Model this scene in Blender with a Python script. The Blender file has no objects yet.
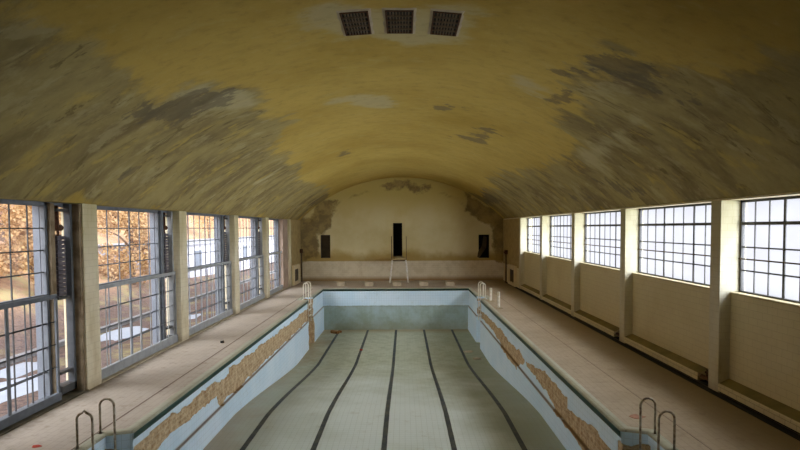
import bpy, bmesh, math, random
from math import sin, cos, pi, radians, sqrt, asin, atan2
from mathutils import Vector, Matrix, noise
random.seed(7)
C = bpy.context.scene.collection

# ------------------------------------------------------------------ layout (metres; x right, y away, z up, deck = 0)
XL, XR = -7.30, 6.98            # room faces of the piers
WL, WR = -7.70, 7.42            # window planes
YN, YE = -1.5, 39.4             # near wall, end wall
ZS, ZC = 4.30, 7.25             # springing and crown of the vault
CXV = (XL + XR) / 2; HW = (XR - XL) / 2
RV = (HW * HW + (ZC - ZS) ** 2) / (2 * (ZC - ZS)); ZV = ZC - RV
SM = RV * asin(HW / RV)
PL, PR, PN, PF = -5.0, 3.95, 4.8, 34.2     # pool inner faces
LEDGE = -1.1
PIL = [8.0, 13.0, 18.5, 24.4, 29.95, 35.85]  # left pier centres
PIR = [8.0, 12.55, 17.85, 23.1, 28.5, 33.7]  # right pier centres

# ------------------------------------------------------------------ object helpers
def obj(name, bm, mats, parent=None, smooth=False):
    me = bpy.data.meshes.new(name)
    bmesh.ops.recalc_face_normals(bm, faces=bm.faces[:]) if getattr(bm, 'is_valid', False) and not smooth == 'keep' else None
    bm.to_mesh(me); bm.free()
    for m in (mats if isinstance(mats, (list, tuple)) else [mats]): me.materials.append(m)
    if smooth:
        for p in me.polygons: p.use_smooth = True
    o = bpy.data.objects.new(name, me); C.objects.link(o)
    if parent:
        o.parent = parent
    return o
def tag(o, label, cat, group=None, kind=None):
    o['label'] = label
    if cat: o['category'] = cat
    if group: o['group'] = group
    if kind: o['kind'] = kind
    return o
def struct(name, bm, m, **k):
    o = obj(name, bm, m, **k); o['kind'] = 'structure'; return o
def thing(name, label, cat, loc=(0, 0, 0), rz=0, group=None, kind=None):
    o = bpy.data.objects.new(name, None); C.objects.link(o)
    o.location = loc; o.rotation_euler = (0, 0, rz); o.empty_display_size = .2
    return tag(o, label, cat, group, kind)
def BM(): return bmesh.new()
def box(bm, x0, x1, y0, y1, z0, z1, bev=0, mi=0):
    r = bmesh.ops.create_cube(bm, size=1)
    vs = r['verts']
    for v in vs:
        v.co = Vector(((x0 + x1) / 2 + v.co.x * (x1 - x0), (y0 + y1) / 2 + v.co.y * (y1 - y0), (z0 + z1) / 2 + v.co.z * (z1 - z0)))
    fs = {f for v in vs for f in v.link_faces}
    for f in fs: f.material_index = mi
    if bev:
        es = list({e for v in vs for e in v.link_edges})
        bmesh.ops.bevel(bm, geom=es, offset=bev, segments=2, affect='EDGES', profile=.6)
    return bm
def tube(bm, pts, r, n=8, cap=True):
    pts = [Vector(p) for p in pts]; rings = []
    up = None
    for i, p in enumerate(pts):
        d = (pts[min(i + 1, len(pts) - 1)] - pts[max(i - 1, 0)]).normalized()
        if up is None:
            up = d.orthogonal().normalized()
        up = (up - d * up.dot(d)).normalized(); s = d.cross(up)
        rr = r[i] if isinstance(r, (list, tuple)) else r
        rings.append([bm.verts.new(p + (up * cos(a) + s * sin(a)) * rr) for a in [2 * pi * k / n for k in range(n)]])
    for a, b in zip(rings, rings[1:]):
        for k in range(n):
            bm.faces.new((a[k], a[(k + 1) % n], b[(k + 1) % n], b[k]))
    if cap:
        bm.faces.new(rings[0][::-1]); bm.faces.new(rings[-1])
    return bm
def cyl(bm, p0, p1, r, n=12): return tube(bm, [p0, p1], r, n)
def quad(bm, a, b, c, d, mi=0):
    f = bm.faces.new([bm.verts.new(Vector(p)) for p in (a, b, c, d)]); f.material_index = mi; return f
def fb(p, octv=4): return noise.fractal(Vector(p), 1.0, 2.0, octv)   # roughly -1..1
def clamp(x, a=0., b=1.): return max(a, min(b, x))
def sdist(x, y, poly):          # signed distance to a polygon, positive inside
    d = 1e9; ins = False; n = len(poly)
    for i in range(n):
        x0, y0 = poly[i]; x1, y1 = poly[(i + 1) % n]
        ex, ey = x1 - x0, y1 - y0
        t = clamp(((x - x0) * ex + (y - y0) * ey) / (ex * ex + ey * ey + 1e-12))
        d = min(d, (x - x0 - ex * t) ** 2 + (y - y0 - ey * t) ** 2)
        if (y0 > y) != (y1 > y) and x < ex * (y - y0) / (ey + 1e-12) + x0: ins = not ins
    return sqrt(d) if ins else -sqrt(d)

# ------------------------------------------------------------------ materials
def srgb(r, g=None, b=None):
    if g is None: r, g, b = r
    f = lambda c: (c / 255 / 12.92) if c / 255 <= .04045 else ((c / 255 + .055) / 1.055) ** 2.4
    return (f(r), f(g), f(b), 1)
class NT:
    def __init__(s, name):
        s.m = bpy.data.materials.new(name); s.m.use_nodes = True
        s.t = s.m.node_tree; s.n = s.t.nodes; s.L = s.t.links
        s.bsdf = s.n['Principled BSDF']; s.out = s.n['Material Output']
        s.tc = None
    def new(s, ty, **k):
        x = s.n.new(ty)
        for a, b in k.items(): setattr(x, a, b)
        return x
    def link(s, a, b): s.L.new(a, b)
    def set(s, sock, v):
        if hasattr(v, 'is_linked') or isinstance(v, bpy.types.NodeSocket): s.L.new(v, sock)
        else: sock.default_value = v
    def coord(s):
        if not s.tc: s.tc = s.new('ShaderNodeTexCoord')
        return s.tc.outputs['Object']
    def scale(s, v, sx, sy, sz):
        m = s.new('ShaderNodeMapping'); s.link(v, m.inputs[0]); m.inputs['Scale'].default_value = (sx, sy, sz); return m.outputs[0]
    def noise(s, v, sc, det=4, rough=.55, dist=0):
        x = s.new('ShaderNodeTexNoise'); s.link(v, x.inputs['Vector'])
        x.inputs['Scale'].default_value = sc; x.inputs['Detail'].default_value = det
        x.inputs['Roughness'].default_value = rough; x.inputs['Distortion'].default_value = dist
        return x.outputs[0]
    def ramp(s, v, a, b):
        x = s.new('ShaderNodeMapRange', interpolation_type='SMOOTHSTEP'); s.set(x.inputs[0], v)
        x.inputs[1].default_value = a; x.inputs[2].default_value = b; return x.outputs[0]
    def math(s, op, a, b=0.):
        x = s.new('ShaderNodeMath', operation=op); s.set(x.inputs[0], a); s.set(x.inputs[1], b); return x.outputs[0]
    def mix(s, fac, a, b, bt='MIX'):
        x = s.new('ShaderNodeMix', data_type='RGBA', blend_type=bt)
        s.set(x.inputs[0], fac); s.set(x.inputs[6], a); s.set(x.inputs[7], b); return x.outputs[2]
    def attr(s, name, vec=False):
        x = s.new('ShaderNodeAttribute', attribute_name=name); return x.outputs['Vector'] if vec else x.outputs['Fac']
    def brick(s, v, axes, w, h, mortar, off=.5):
        sp = s.new('ShaderNodeSeparateXYZ'); s.link(v, sp.inputs[0])
        cb = s.new('ShaderNodeCombineXYZ')
        s.link(sp.outputs[axes[0]], cb.inputs[0]); s.link(sp.outputs[axes[1]], cb.inputs[1])
        x = s.new('ShaderNodeTexBrick', offset=off); s.link(cb.outputs[0], x.inputs['Vector'])
        x.inputs['Color1'].default_value = (1, 1, 1, 1); x.inputs['Color2'].default_value = (.6, .6, .6, 1); x.inputs['Mortar'].default_value = (0, 0, 0, 1)
        x.inputs['Scale'].default_value = 1; x.inputs['Mortar Size'].default_value = mortar; x.inputs['Mortar Smooth'].default_value = .3
        x.inputs['Brick Width'].default_value = w; x.inputs['Row Height'].default_value = h
        return x.outputs['Fac'], x.outputs['Color']
    def bump(s, h, st=.3, d=.01):
        x = s.new('ShaderNodeBump'); s.link(h, x.inputs['Height']); x.inputs['Strength'].default_value = st; x.inputs['Distance'].default_value = d
        s.link(x.outputs[0], s.bsdf.inputs['Normal'])
    def done(s, col, rough=.7, metal=0., spec=.3):
        s.set(s.bsdf.inputs['Base Color'], col); s.set(s.bsdf.inputs['Roughness'], rough)
        s.bsdf.inputs['Metallic'].default_value = metal; s.bsdf.inputs['Specular IOR Level'].default_value = spec
        return s.m
def plain(name, c, rough=.6, metal=0., var=.25, sc=6., c2=None, spec=.3):
    t = NT(name); n = t.ramp(t.noise(t.coord(), sc), .35, .7)
    a = srgb(c); b = srgb(c2) if c2 else tuple(x * (1 - var) for x in a[:3]) + (1,)
    t.bump(t.noise(t.coord(), sc * 8), .12, .004)
    return t.done(t.mix(n, a, b), rough, metal, spec)
def tiles(name, c, grout, axes, w, h, mortar=.008, stain=(120, 100, 55), st=.35, off=.5, rough=.45, sc=.6, spec=.35):
    t = NT(name); co = t.coord()
    fac, bc = t.brick(co, axes, w, h, mortar, off)
    col = t.mix(t.math('MULTIPLY', t.math('SUBTRACT', 1, bc), .12), srgb(c), srgb(*[x * .8 for x in c]))
    s = t.ramp(t.noise(co, sc, 5, .6), .42, .75)
    s2 = t.ramp(t.noise(co, 5, 4, .6), .5, .8)
    col = t.mix(t.math('MULTIPLY', s, st), col, srgb(stain))
    col = t.mix(t.math('MULTIPLY', s2, st * .5), col, srgb(stain))
    col = t.mix(t.math('MULTIPLY', fac, .75), col, srgb(grout))
    t.bump(t.math('SUBTRACT', 1, fac), .25, .004)
    return t.done(col, rough, 0, spec)

M = {}
def ceiling_mat():
    t = NT('peeling_yellow_plaster'); sy = t.attr('sy', True)
    big = t.noise(t.scale(sy, .16, .16, 1), 1, 4); fine = t.noise(t.scale(sy, 1.3, 2.0, 1), 1, 6, .65)
    streak = t.noise(t.scale(sy, .7, 1.9, 1), 1.0, 7, .62, .6)
    streak2 = t.noise(t.scale(sy, 1.0, 3.6, 1), 1.0, 6, .66, 1.2)
    isle = t.noise(t.scale(sy, .42, .75, 1), 1.0, 6, .62, .5)
    isle2 = t.noise(t.scale(sy, .8, 1.3, 2), 1.0, 6, .65, .3)
    yel = t.mix(t.ramp(big, .35, .7), srgb(198, 171, 92), srgb(174, 146, 66))
    yel = t.mix(t.math('MULTIPLY', t.ramp(fine, .45, .75), .35), yel, srgb(156, 136, 70))
    yel = t.mix(t.math('MULTIPLY', t.ramp(isle2, .56, .7), .25), yel, srgb(192, 178, 122))
    worn = t.mix(t.ramp(isle, .36, .62), srgb(116, 104, 76), srgb(168, 154, 106))
    worn = t.mix(t.math('MULTIPLY', t.ramp(streak, .4, .7), .45), worn, srgb(148, 134, 88))
    worn = t.mix(t.math('MULTIPLY', t.ramp(isle2, .55, .66), .75), worn, srgb(190, 166, 90))
    worn = t.mix(t.math('MULTIPLY', t.ramp(isle2, .46, .36), .5), worn, srgb(188, 178, 138))
    worn = t.mix(t.math('MULTIPLY', t.ramp(streak2, .56, .66), .7), worn, srgb(84, 74, 50))
    n1 = t.math('ADD', t.math('MULTIPLY', t.math('SUBTRACT', isle, .5), 1.5), t.math('MULTIPLY', t.math('SUBTRACT', fine, .5), .8))
    w = t.ramp(t.math('ADD', t.attr('wear'), n1), .36, .62)
    col = t.mix(t.math('MULTIPLY', w, .86), yel, worn)
    p = t.ramp(t.math('ADD', t.attr('pale'), t.math('MULTIPLY', n1, 1.1)), .4, .8)
    col = t.mix(t.math('MULTIPLY', p, .7), col, srgb(192, 182, 142))
    d = t.ramp(t.math('ADD', t.attr('dark'), t.math('MULTIPLY', t.math('ADD', t.math('SUBTRACT', isle2, .5), t.math('MULTIPLY', t.math('SUBTRACT', fine, .5), 1.0)), 1.7)), .5, .66)
    col = t.mix(t.math('MULTIPLY', d, .62), col, srgb(102, 94, 80))
    mot = t.noise(t.scale(sy, 3.2, 4.5, 1), 1.0, 5, .7)
    col = t.mix(t.math('MULTIPLY', t.ramp(mot, .5, .72), .28), col, srgb(120, 104, 62))
    col = t.mix(t.math('MULTIPLY', t.ramp(mot, .46, .3), .18), col, srgb(206, 192, 140))
    g = t.attr('edge_shade')
    col = t.mix(t.math('MULTIPLY', g, .75), col, srgb(80, 68, 32))  # shade of the near end and vault edges, put into the colour
    t.bump(t.math('ADD', t.math('MULTIPLY', w, -.6), fine), .35, .03)
    return t.done(col, .85, 0, .15)
M['ceil'] = ceiling_mat()
def endwall_mat():
    t = NT('painted_end_wall'); co = t.coord()
    sp = t.new('ShaderNodeSeparateXYZ'); t.link(co, sp.inputs[0]); z = sp.outputs[2]
    n = t.noise(co, .5, 5, .6); n2 = t.noise(co, 2.2, 6, .65)
    up = t.mix(t.ramp(n, .35, .7), srgb(222, 210, 166), srgb(212, 196, 142))
    up = t.mix(t.ramp(z, 3.8, 6.4), up, srgb(196, 176, 104))
    fac, bc = t.brick(co, (0, 2), .3, .15, .006)
    lo = t.mix(t.ramp(n2, .4, .7), srgb(224, 212, 186), srgb(210, 196, 166))
    lo = t.mix(t.math('MULTIPLY', fac, .3), lo, srgb(150, 135, 100))
    zz = t.math('ADD', z, t.math('MULTIPLY', t.math('SUBTRACT', n2, .5), .06))
    col = t.mix(t.ramp(zz, 1.36, 1.42), lo, up)
    # ochre tide line above the wainscot
    tide = t.math('MULTIPLY', t.ramp(zz, 1.36, 1.42), t.ramp(t.math('SUBTRACT', zz, t.math('MULTIPLY', n, 1.6)), 1.5, .75))
    col = t.mix(t.math('MULTIPLY', tide, .75), col, srgb(160, 128, 52))
    col = t.mix(t.ramp(z, .42, .0), col, srgb(150, 120, 78))
    m = t.ramp(t.math('ADD', t.attr('stain'), t.math('MULTIPLY', t.math('SUBTRACT', n2, .5), 1.2)), .40, .72)
    st = t.mix(t.ramp(t.noise(co, 1.3, 6, .7), .4, .65), srgb(122, 104, 68), srgb(166, 142, 88))
    col = t.mix(t.math('MULTIPLY', m, .9), col, st)
    cr = t.attr('crack')
    col = t.mix(t.math('MULTIPLY', cr, .6), col, srgb(110, 92, 50))
    t.bump(n2, .2, .02)
    return t.done(col, .8, 0, .2)
M['end'] = endwall_mat()
M['tile_right'] = tiles('cream_glazed_tile', (214, 203, 166), (186, 172, 130), (1, 2), .3, .15, .005, (184, 166, 112), .35)
M['tile_right_pier'] = tiles('cream_pier_tile', (214, 202, 164), (150, 136, 96), (1, 2), .3, .15, .007, (176, 156, 98), .3)
M['tile_left_pier'] = tiles('ivory_pier_tile', (214, 200, 160), (140, 122, 84), (1, 2), .3, .15, .007, (160, 136, 84), .35)
def pier_mat(name, c, c2):
    # tile joints on both visible faces: blend of two bricks by normal
    t = NT(name); co = t.coord()
    f1, _ = t.brick(co, (1, 2), .3, .15, .006); f2, _ = t.brick(co, (0, 2), .2, .15, .006)
    g = t.new('ShaderNodeNewGeometry'); sp = t.new('ShaderNodeSeparateXYZ'); t.link(g.outputs['Normal'], sp.inputs[0])
    isx = t.math('GREATER_THAN', t.math('ABSOLUTE', sp.outputs[0]), .6)
    fm = t.new('ShaderNodeMix'); t.set(fm.inputs[0], isx); t.set(fm.inputs[2], f2); t.set(fm.inputs[3], f1)
    n = t.noise(t.scale(co, 1, 1, .35), 2.2, 5, .65)
    col = t.mix(t.ramp(n, .4, .72), srgb(c), srgb(c2))
    spz = t.new('ShaderNodeSeparateXYZ'); t.link(co, spz.inputs[0])
    col = t.mix(t.math('MULTIPLY', t.ramp(spz.outputs[2], 2.4, 4.4), .5), col, srgb(170, 162, 104))
    col = t.mix(t.math('MULTIPLY', t.ramp(spz.outputs[2], .3, .0), .4), col, srgb(140, 110, 60))
    col = t.mix(t.math('MULTIPLY', fm.outputs[0], .3), col, srgb(160, 144, 106))
    t.bump(t.math('SUBTRACT', 1, fm.outputs[0]), .2, .004)
    return t.done(col, .5, 0, .3)
M['pierL'] = pier_mat('ivory_tiled_pier', (226, 216, 190), (206, 192, 158))
M['pierR'] = pier_mat('cream_tiled_pier', (208, 203, 182), (194, 186, 156))
M['plaster'] = plain('lintel_plaster', (160, 142, 78), .8, 0, .25, 1.5)
def deck_mat():
    t = NT('deck_tile'); co = t.coord()
    fac, bc = t.brick(co, (1, 0), .30, .15, .006, .5)
    sp = t.new('ShaderNodeSeparateXYZ'); t.link(co, sp.inputs[0]); x = sp.outputs[0]
    n = t.noise(co, .45, 5, .6); n2 = t.noise(co, 3.5, 6, .7)
    a = t.mix(t.ramp(n, .35, .7), srgb(192, 180, 166), srgb(176, 164, 150))
    b = t.mix(t.ramp(n, .35, .7), srgb(186, 168, 144), srgb(170, 152, 126))
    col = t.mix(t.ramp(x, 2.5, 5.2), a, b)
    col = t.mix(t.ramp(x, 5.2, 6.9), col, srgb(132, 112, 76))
    col = t.mix(t.math('MULTIPLY', t.math('SUBTRACT', 1, bc), .12), col, srgb(130, 108, 88))
    col = t.mix(t.math('MULTIPLY', t.ramp(n2, .52, .72), .45), col, srgb(120, 98, 76))
    # dirt drifting in along the left window line
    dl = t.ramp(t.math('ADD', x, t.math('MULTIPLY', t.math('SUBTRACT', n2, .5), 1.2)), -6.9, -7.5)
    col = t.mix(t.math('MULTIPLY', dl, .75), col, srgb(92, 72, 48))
    col = t.mix(t.math('MULTIPLY', fac, .3), col, srgb(132, 112, 96))
    t.bump(t.math('SUBTRACT', 1, fac), .25, .004)
    return t.done(col, .6, 0, .25)
M['deck'] = deck_mat()
def poolwall_mat():
    t = NT('pool_wall_tile'); tc = t.new('ShaderNodeUVMap'); uv = tc.outputs[0]; co = t.coord()
    fac, bc = t.brick(uv, (0, 1), .15, .15, .005, 0.)
    sp = t.new('ShaderNodeSeparateXYZ'); t.link(co, sp.inputs[0]); z = sp.outputs[2]
    n = t.noise(co, .7, 5, .6); n2 = t.noise(co, 4, 6, .7)
    blue = t.mix(t.ramp(n, .35, .7), srgb(222, 240, 255), srgb(208, 232, 250))
    e = t.attr('dirty')
    dirty = t.mix(t.ramp(t.noise(co, 1.3, 6, .7), .3, .7), srgb(172, 192, 194), srgb(152, 166, 152))
    dirty = t.mix(t.math('MULTIPLY', t.ramp(z, -1.6, -2.5), .5), dirty, srgb(146, 142, 108))
    blue = t.mix(t.ramp(t.math('ADD', e, t.math('MULTIPLY', t.math('SUBTRACT', n2, .5), .5)), .4, .6), blue, dirty)
    blue = t.mix(t.math('MULTIPLY', t.ramp(n2, .55, .75), .3), blue, srgb(170, 175, 160))
    blue = t.mix(t.math('MULTIPLY', fac, .3), blue, srgb(130, 150, 150))
    br = t.mix(t.ramp(t.noise(co, 5, 6, .75), .38, .62), srgb(206, 182, 146), srgb(160, 128, 92))
    br = t.mix(t.ramp(t.noise(co, 22, 3, .6), .55, .72), br, srgb(118, 92, 64))
    fb_, _ = t.brick(uv, (0, 1), .26, .11, .02)
    br = t.mix(t.math('MULTIPLY', fb_, .35), br, srgb(206, 190, 160))
    pk = t.ramp(t.attr('peel'), .4, .6)
    col = t.mix(pk, blue, br)
    col = t.mix(t.attr('ledge'), col, srgb(120, 92, 56))
    t.bump(t.math('SUBTRACT', t.math('MULTIPLY', n2, pk), t.math('MULTIPLY', fac, .3)), .4, .02)
    return t.done(col, t.mix(pk, (.35,) * 3 + (1,), (.9,) * 3 + (1,)), 0, .3)
M['poolwall'] = poolwall_mat()
def poolfloor_mat():
    t = NT('pool_floor_tile'); co = t.coord()
    fac, bc = t.brick(co, (0, 1), .15, .15, .006, 0.)
    f2, _ = t.brick(co, (0, 1), .86, 40., .012, 0.)
    sp = t.new('ShaderNodeSeparateXYZ'); t.link(co, sp.inputs[0]); y = sp.outputs[1]; x = sp.outputs[0]
    n = t.noise(co, .35, 5, .6); n2 = t.noise(co, 2.5, 6, .7)
    col = t.mix(t.ramp(n, .35, .68), srgb(208, 216, 210), srgb(190, 198, 188))
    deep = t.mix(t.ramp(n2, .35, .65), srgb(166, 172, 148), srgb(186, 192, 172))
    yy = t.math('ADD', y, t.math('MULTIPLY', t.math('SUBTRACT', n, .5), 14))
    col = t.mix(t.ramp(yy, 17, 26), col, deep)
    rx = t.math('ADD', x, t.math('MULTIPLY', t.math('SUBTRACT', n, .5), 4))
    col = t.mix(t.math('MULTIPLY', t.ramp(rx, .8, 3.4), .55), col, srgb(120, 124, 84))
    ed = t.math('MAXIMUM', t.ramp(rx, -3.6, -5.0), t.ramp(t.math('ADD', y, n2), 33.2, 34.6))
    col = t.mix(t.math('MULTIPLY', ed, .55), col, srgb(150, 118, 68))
    col = t.mix(t.math('MULTIPLY', t.ramp(n2, .55, .75), .3), col, srgb(150, 138, 100))
    col = t.mix(t.math('MULTIPLY', fac, .32), col, srgb(140, 146, 122))
    return t.done(col, .55, 0, .3)
M['poolfloor'] = poolfloor_mat()
M['lane'] = plain('dark_lane_tile', (52, 62, 70), .5, 0, .4, 3, (84, 86, 78))
M['coping'] = tiles('pale_green_coping', (176, 176, 156), (140, 138, 112), (1, 0), .3, .5, .008, (150, 132, 100), .5)
M['green'] = plain('dark_green_tile', (34, 70, 62), .4, 0, .3, 5)
M['steel'] = plain('stained_steel_tube', (186, 176, 156), .42, .25, .45, 14, (128, 108, 82), .5)
M['whitepaint'] = plain('chipped_white_paint', (236, 232, 224), .5, 0, .15, 8, (214, 204, 184))
M['frame_dark'] = plain('dark_window_steel', (84, 84, 84), .55, .1, .3, 5)
M['frame_left'] = plain('blue_grey_window_steel', (112, 117, 124), .55, .1, .25, 5)
M['frame_light'] = plain('light_grey_window_steel', (168, 172, 176), .5, .1, .22, 4)
M['jamb'] = plain('raw_concrete_jamb', (150, 134, 110), .85, 0, .35, 3, (112, 94, 70))
M['olive'] = plain('shaded_dirty_olive_tile', (132, 118, 70), .7, 0, .25, 2)  # right ledge tops: shade as well as dirt put into the colour
M['joint'] = plain('grey_floor_joint', (132, 114, 102), .8, 0, .2, 2)
M['grille'] = plain('dusty_grille_iron', (108, 92, 72), .75, .1, .4, 12)
M['surround'] = plain('cream_surround', (222, 206, 168), .7, 0, .15, 3)
M['jamb_pink'] = plain('pinkish_plaster_jamb', (178, 156, 140), .85, 0, .2, 2)
M['jamb_pale'] = plain('pale_outer_jamb', (122, 128, 138), .7, 0, .12, 4)
M['weight'] = plain('counterweight_iron', (104, 98, 106), .6, .15, .25, 6)
M['rust'] = plain('rusty_iron', (92, 60, 38), .75, .2, .45, 12)
M['black'] = plain('near_black', (26, 24, 22), .8, 0, .4, 5)  # near-black colour shared by recesses, slot, ducts, plinths and clod
M['niche'] = plain('dark_niche_plaster', (88, 76, 58), .85, 0, .35, 2)
M['wood'] = plain('brown_board', (176, 156, 108), .7, 0, .3, 3, (156, 136, 90))
M['board'] = plain('pale_springboard', (178, 160, 116), .65, 0, .25, 3)
M['sill'] = plain('mossy_concrete_sill', (96, 86, 70), .9, 0, .4, 3, (62, 60, 42))
M['concrete'] = plain('pale_concrete', (190, 176, 150), .85, 0, .25, 3)
M['pipe'] = plain('rusty_pipe', (104, 86, 64), .7, .2, .4, 8)
def glass_clear():
    t = NT('hazy_clear_glass'); t.n.remove(t.bsdf)
    tr = t.new('ShaderNodeBsdfTransparent'); tr.inputs[0].default_value = (.96, .96, .97, 1)
    gl = t.new('ShaderNodeBsdfGlossy'); gl.inputs['Roughness'].default_value = .08
    df = t.new('ShaderNodeBsdfTranslucent'); df.inputs[0].default_value = srgb(232, 226, 236)
    m1 = t.new('ShaderNodeMixShader'); m2 = t.new('ShaderNodeMixShader')
    n = t.ramp(t.noise(t.coord(), 1.2, 4), .3, .8)
    t.set(m1.inputs[0], t.math('MULTIPLY', n, .06))  # translucent share lays a pale haze over the view outside
    t.link(tr.outputs[0], m1.inputs[1]); t.link(df.outputs[0], m1.inputs[2])
    m2.inputs[0].default_value = .03
    t.link(m1.outputs[0], m2.inputs[1]); t.link(gl.outputs[0], m2.inputs[2]); t.link(m2.outputs[0], t.out.inputs[0])
    return t.m
def glass_frost():
    t = NT('frosted_white_glass'); t.n.remove(t.bsdf); co = t.coord()
    tr = t.new('ShaderNodeBsdfTransparent'); tr.inputs[0].default_value = (.95, .95, .97, 1)
    df = t.new('ShaderNodeBsdfTranslucent')
    sp = t.new('ShaderNodeSeparateXYZ'); t.link(co, sp.inputs[0])
    n = t.noise(t.scale(co, 1, 1.0, 1.8), .9, 4, .6)
    c = t.mix(t.ramp(n, .35, .7), srgb(250, 248, 254), srgb(226, 218, 232))
    t.link(c, df.inputs[0])
    m1 = t.new('ShaderNodeMixShader'); m1.inputs[0].default_value = .05
    t.link(tr.outputs[0], m1.inputs[1]); t.link(df.outputs[0], m1.inputs[2]); t.link(m1.outputs[0], t.out.inputs[0])
    return t.m
M['glass'] = glass_clear(); M['frost'] = glass_frost()
def leaf_mat(name, c1, c2, c3):
    t = NT(name); co = t.coord()
    n = t.noise(co, 1.1, 5, .7); n2 = t.noise(co, 7, 3, .6)
    col = t.mix(t.ramp(n, .35, .65), srgb(c1), srgb(c2)); col = t.mix(t.ramp(n2, .45, .7), col, srgb(c3))
    t.done(col, .8, 0, .1)
    tr = t.new('ShaderNodeBsdfTranslucent'); t.link(col, tr.inputs[0]); ms = t.new('ShaderNodeMixShader'); ms.inputs[0].default_value = .45
    t.link(t.bsdf.outputs[0], ms.inputs[1]); t.link(tr.outputs[0], ms.inputs[2]); t.link(ms.outputs[0], t.out.inputs[0])
    return t.m
M['leaf_a'] = leaf_mat('amber_foliage', (190, 150, 116), (178, 138, 114), (202, 174, 144))
M['leaf_b'] = leaf_mat('pinkish_brown_foliage', (184, 150, 130), (168, 136, 122), (198, 170, 150))
M['leaf_c'] = leaf_mat('golden_foliage', (194, 160, 112), (182, 146, 110), (204, 178, 140))
M['bark'] = plain('grey_brown_bark', (120, 98, 82), .9, 0, .4, 5)
def ground_mat():
    t = NT('leaf_litter_ground'); co = t.coord()
    n = t.noise(co, .6, 6, .7); n2 = t.noise(co, 6, 6, .75)
    sp = t.new('ShaderNodeSeparateXYZ'); t.link(co, sp.inputs[0]); z = sp.outputs[2]
    lo = t.mix(t.ramp(n2, .35, .65), srgb(128, 106, 96), srgb(88, 74, 70))
    lo = t.mix(t.ramp(n, .5, .7), lo, srgb(150, 140, 100))
    hi = t.mix(t.ramp(n2, .35, .65), srgb(174, 140, 110), srgb(140, 112, 92))
    hi = t.mix(t.ramp(n, .5, .65), hi, srgb(156, 142, 104))
    return t.done(t.mix(t.ramp(z, .1, 1.2), lo, hi), .95, 0, .1)
M['ground'] = ground_mat()
M['snow'] = plain('thin_snow', (186, 194, 208), .7, 0, .06, 4)
M['kerb'] = plain('grey_kerb_stone', (150, 150, 152), .85, 0, .25, 3)
M['render_white'] = plain('white_render', (170, 168, 178), .8, 0, .1, 1)
M['roof'] = plain('grey_roof_sheet', (150, 150, 156), .7, 0, .2, 2)
M['dkglass'] = plain('dull_window_pane', (110, 116, 128), .3, 0, .2, 2)
M['red_leaf'] = plain('dry_red_leaf', (200, 78, 58), .8, 0, .3, 30)
M['red_scrap'] = plain('faded_red_scrap', (188, 140, 118), .8, 0, .2, 12)
M['debris'] = plain('brown_debris', (150, 106, 62), .9, 0, .4, 12)

# ------------------------------------------------------------------ setting: ceiling vault
def sy2p(s, y, off=0):
    a = s / RV; r = RV + off
    return Vector((CXV + r * sin(a), y, ZV + r * cos(a)))
PW = {'wear': [[(-5.01, 5.0), (-4.75, 7.65), (-4.55, 8.49), (-4.23, 9.51), (-4.75, 10.04), (-4.63, 10.95), (-3.32, 11.63), (-3.1, 13.2), (-3.31, 15.2), (-3.8, 17.5), (-4.4, 19.5), (-4.4, 24), (-5.2, 26.25), (-4.9, 31), (-4.74, 35.97), (-6.5, 38.5), (-8.2, 39), (-8.2, 3)],
               [(4.0, 11.8), (3.3, 10.4), (3.44, 9.3), (4.38, 9.5), (5.06, 8.45), (5.94, 6.5), (8.4, 6), (8.4, 39), (5.9, 39), (5.2, 33), (5.6, 30.4), (4.6, 28.9), (5.2, 22), (5.5, 18), (5.4, 15.5), (4.3, 14.6), (3.6, 13.6), (4.5, 12.6)]],
      'pale': [[(5.81, 17.6), (5.33, 14.21), (5.27, 11.24), (5.6, 11.42), (6.0, 14.38), (6.18, 17.12)], [(-2.11, 15.25), (-1.17, 14.06), (-.2, 15.1), (.05, 16.6), (-1.13, 16.4)],
               [(-6.0, 21.8), (-4.5, 21.9), (-4.5, 22.6), (-6.0, 22.7)], [(-4.3, 11), (-3.4, 11.8), (-3.3, 13.5), (-4.2, 13)], [(2.6, 12.5), (3.4, 12.3), (3.4, 13), (2.6, 13.3)],
               [(-1.3, 9.1), (1.2, 9.1), (1.25, 10.7), (-1.3, 10.8)]],
      'dark': [[(6.76, 18.53), (6.63, 16.86), (6.98, 15.03), (7.36, 15.37), (7.4, 17.22)], [(3.48, 11.2), (3.51, 9.6), (3.89, 9.4), (4.72, 9.93), (5.42, 9.61), (5.54, 10.13), (4.65, 10.41), (3.81, 10.4)],
               [(3.33, 12.92), (3.73, 12.0), (4.33, 12.29), (3.7, 13.2)], [(2.2, 21), (3.1, 17.4), (3.47, 18.12), (3.06, 20.6)], [(.92, 15.9), (1.64, 15.8), (2.09, 16.3), (1.2, 16.6)],
               [(7.0, 19.5), (7.3, 19.5), (7.3, 21.5), (7.0, 21.5)], [(-7.2, 12.6), (-6.6, 12.8), (-6.6, 13.3), (-7.2, 13.2)], [(-4.9, 10.6), (-3.6, 11.9), (-4.0, 12.9), (-5.2, 12.3), (-5.8, 11)],
               [(-2.7, 23.8), (-2.1, 23.6), (-2.1, 25), (-2.7, 25.2)], [(-6.4, 36.4), (-5.0, 36.8), (-5.2, 39.3), (-6.6, 39.3)], [(5.3, 33.8), (6.6, 34.6), (6.6, 39.3), (5.0, 39.3)]]}
SOFT = {'wear': .9, 'pale': .6, 'dark': .5}
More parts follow.
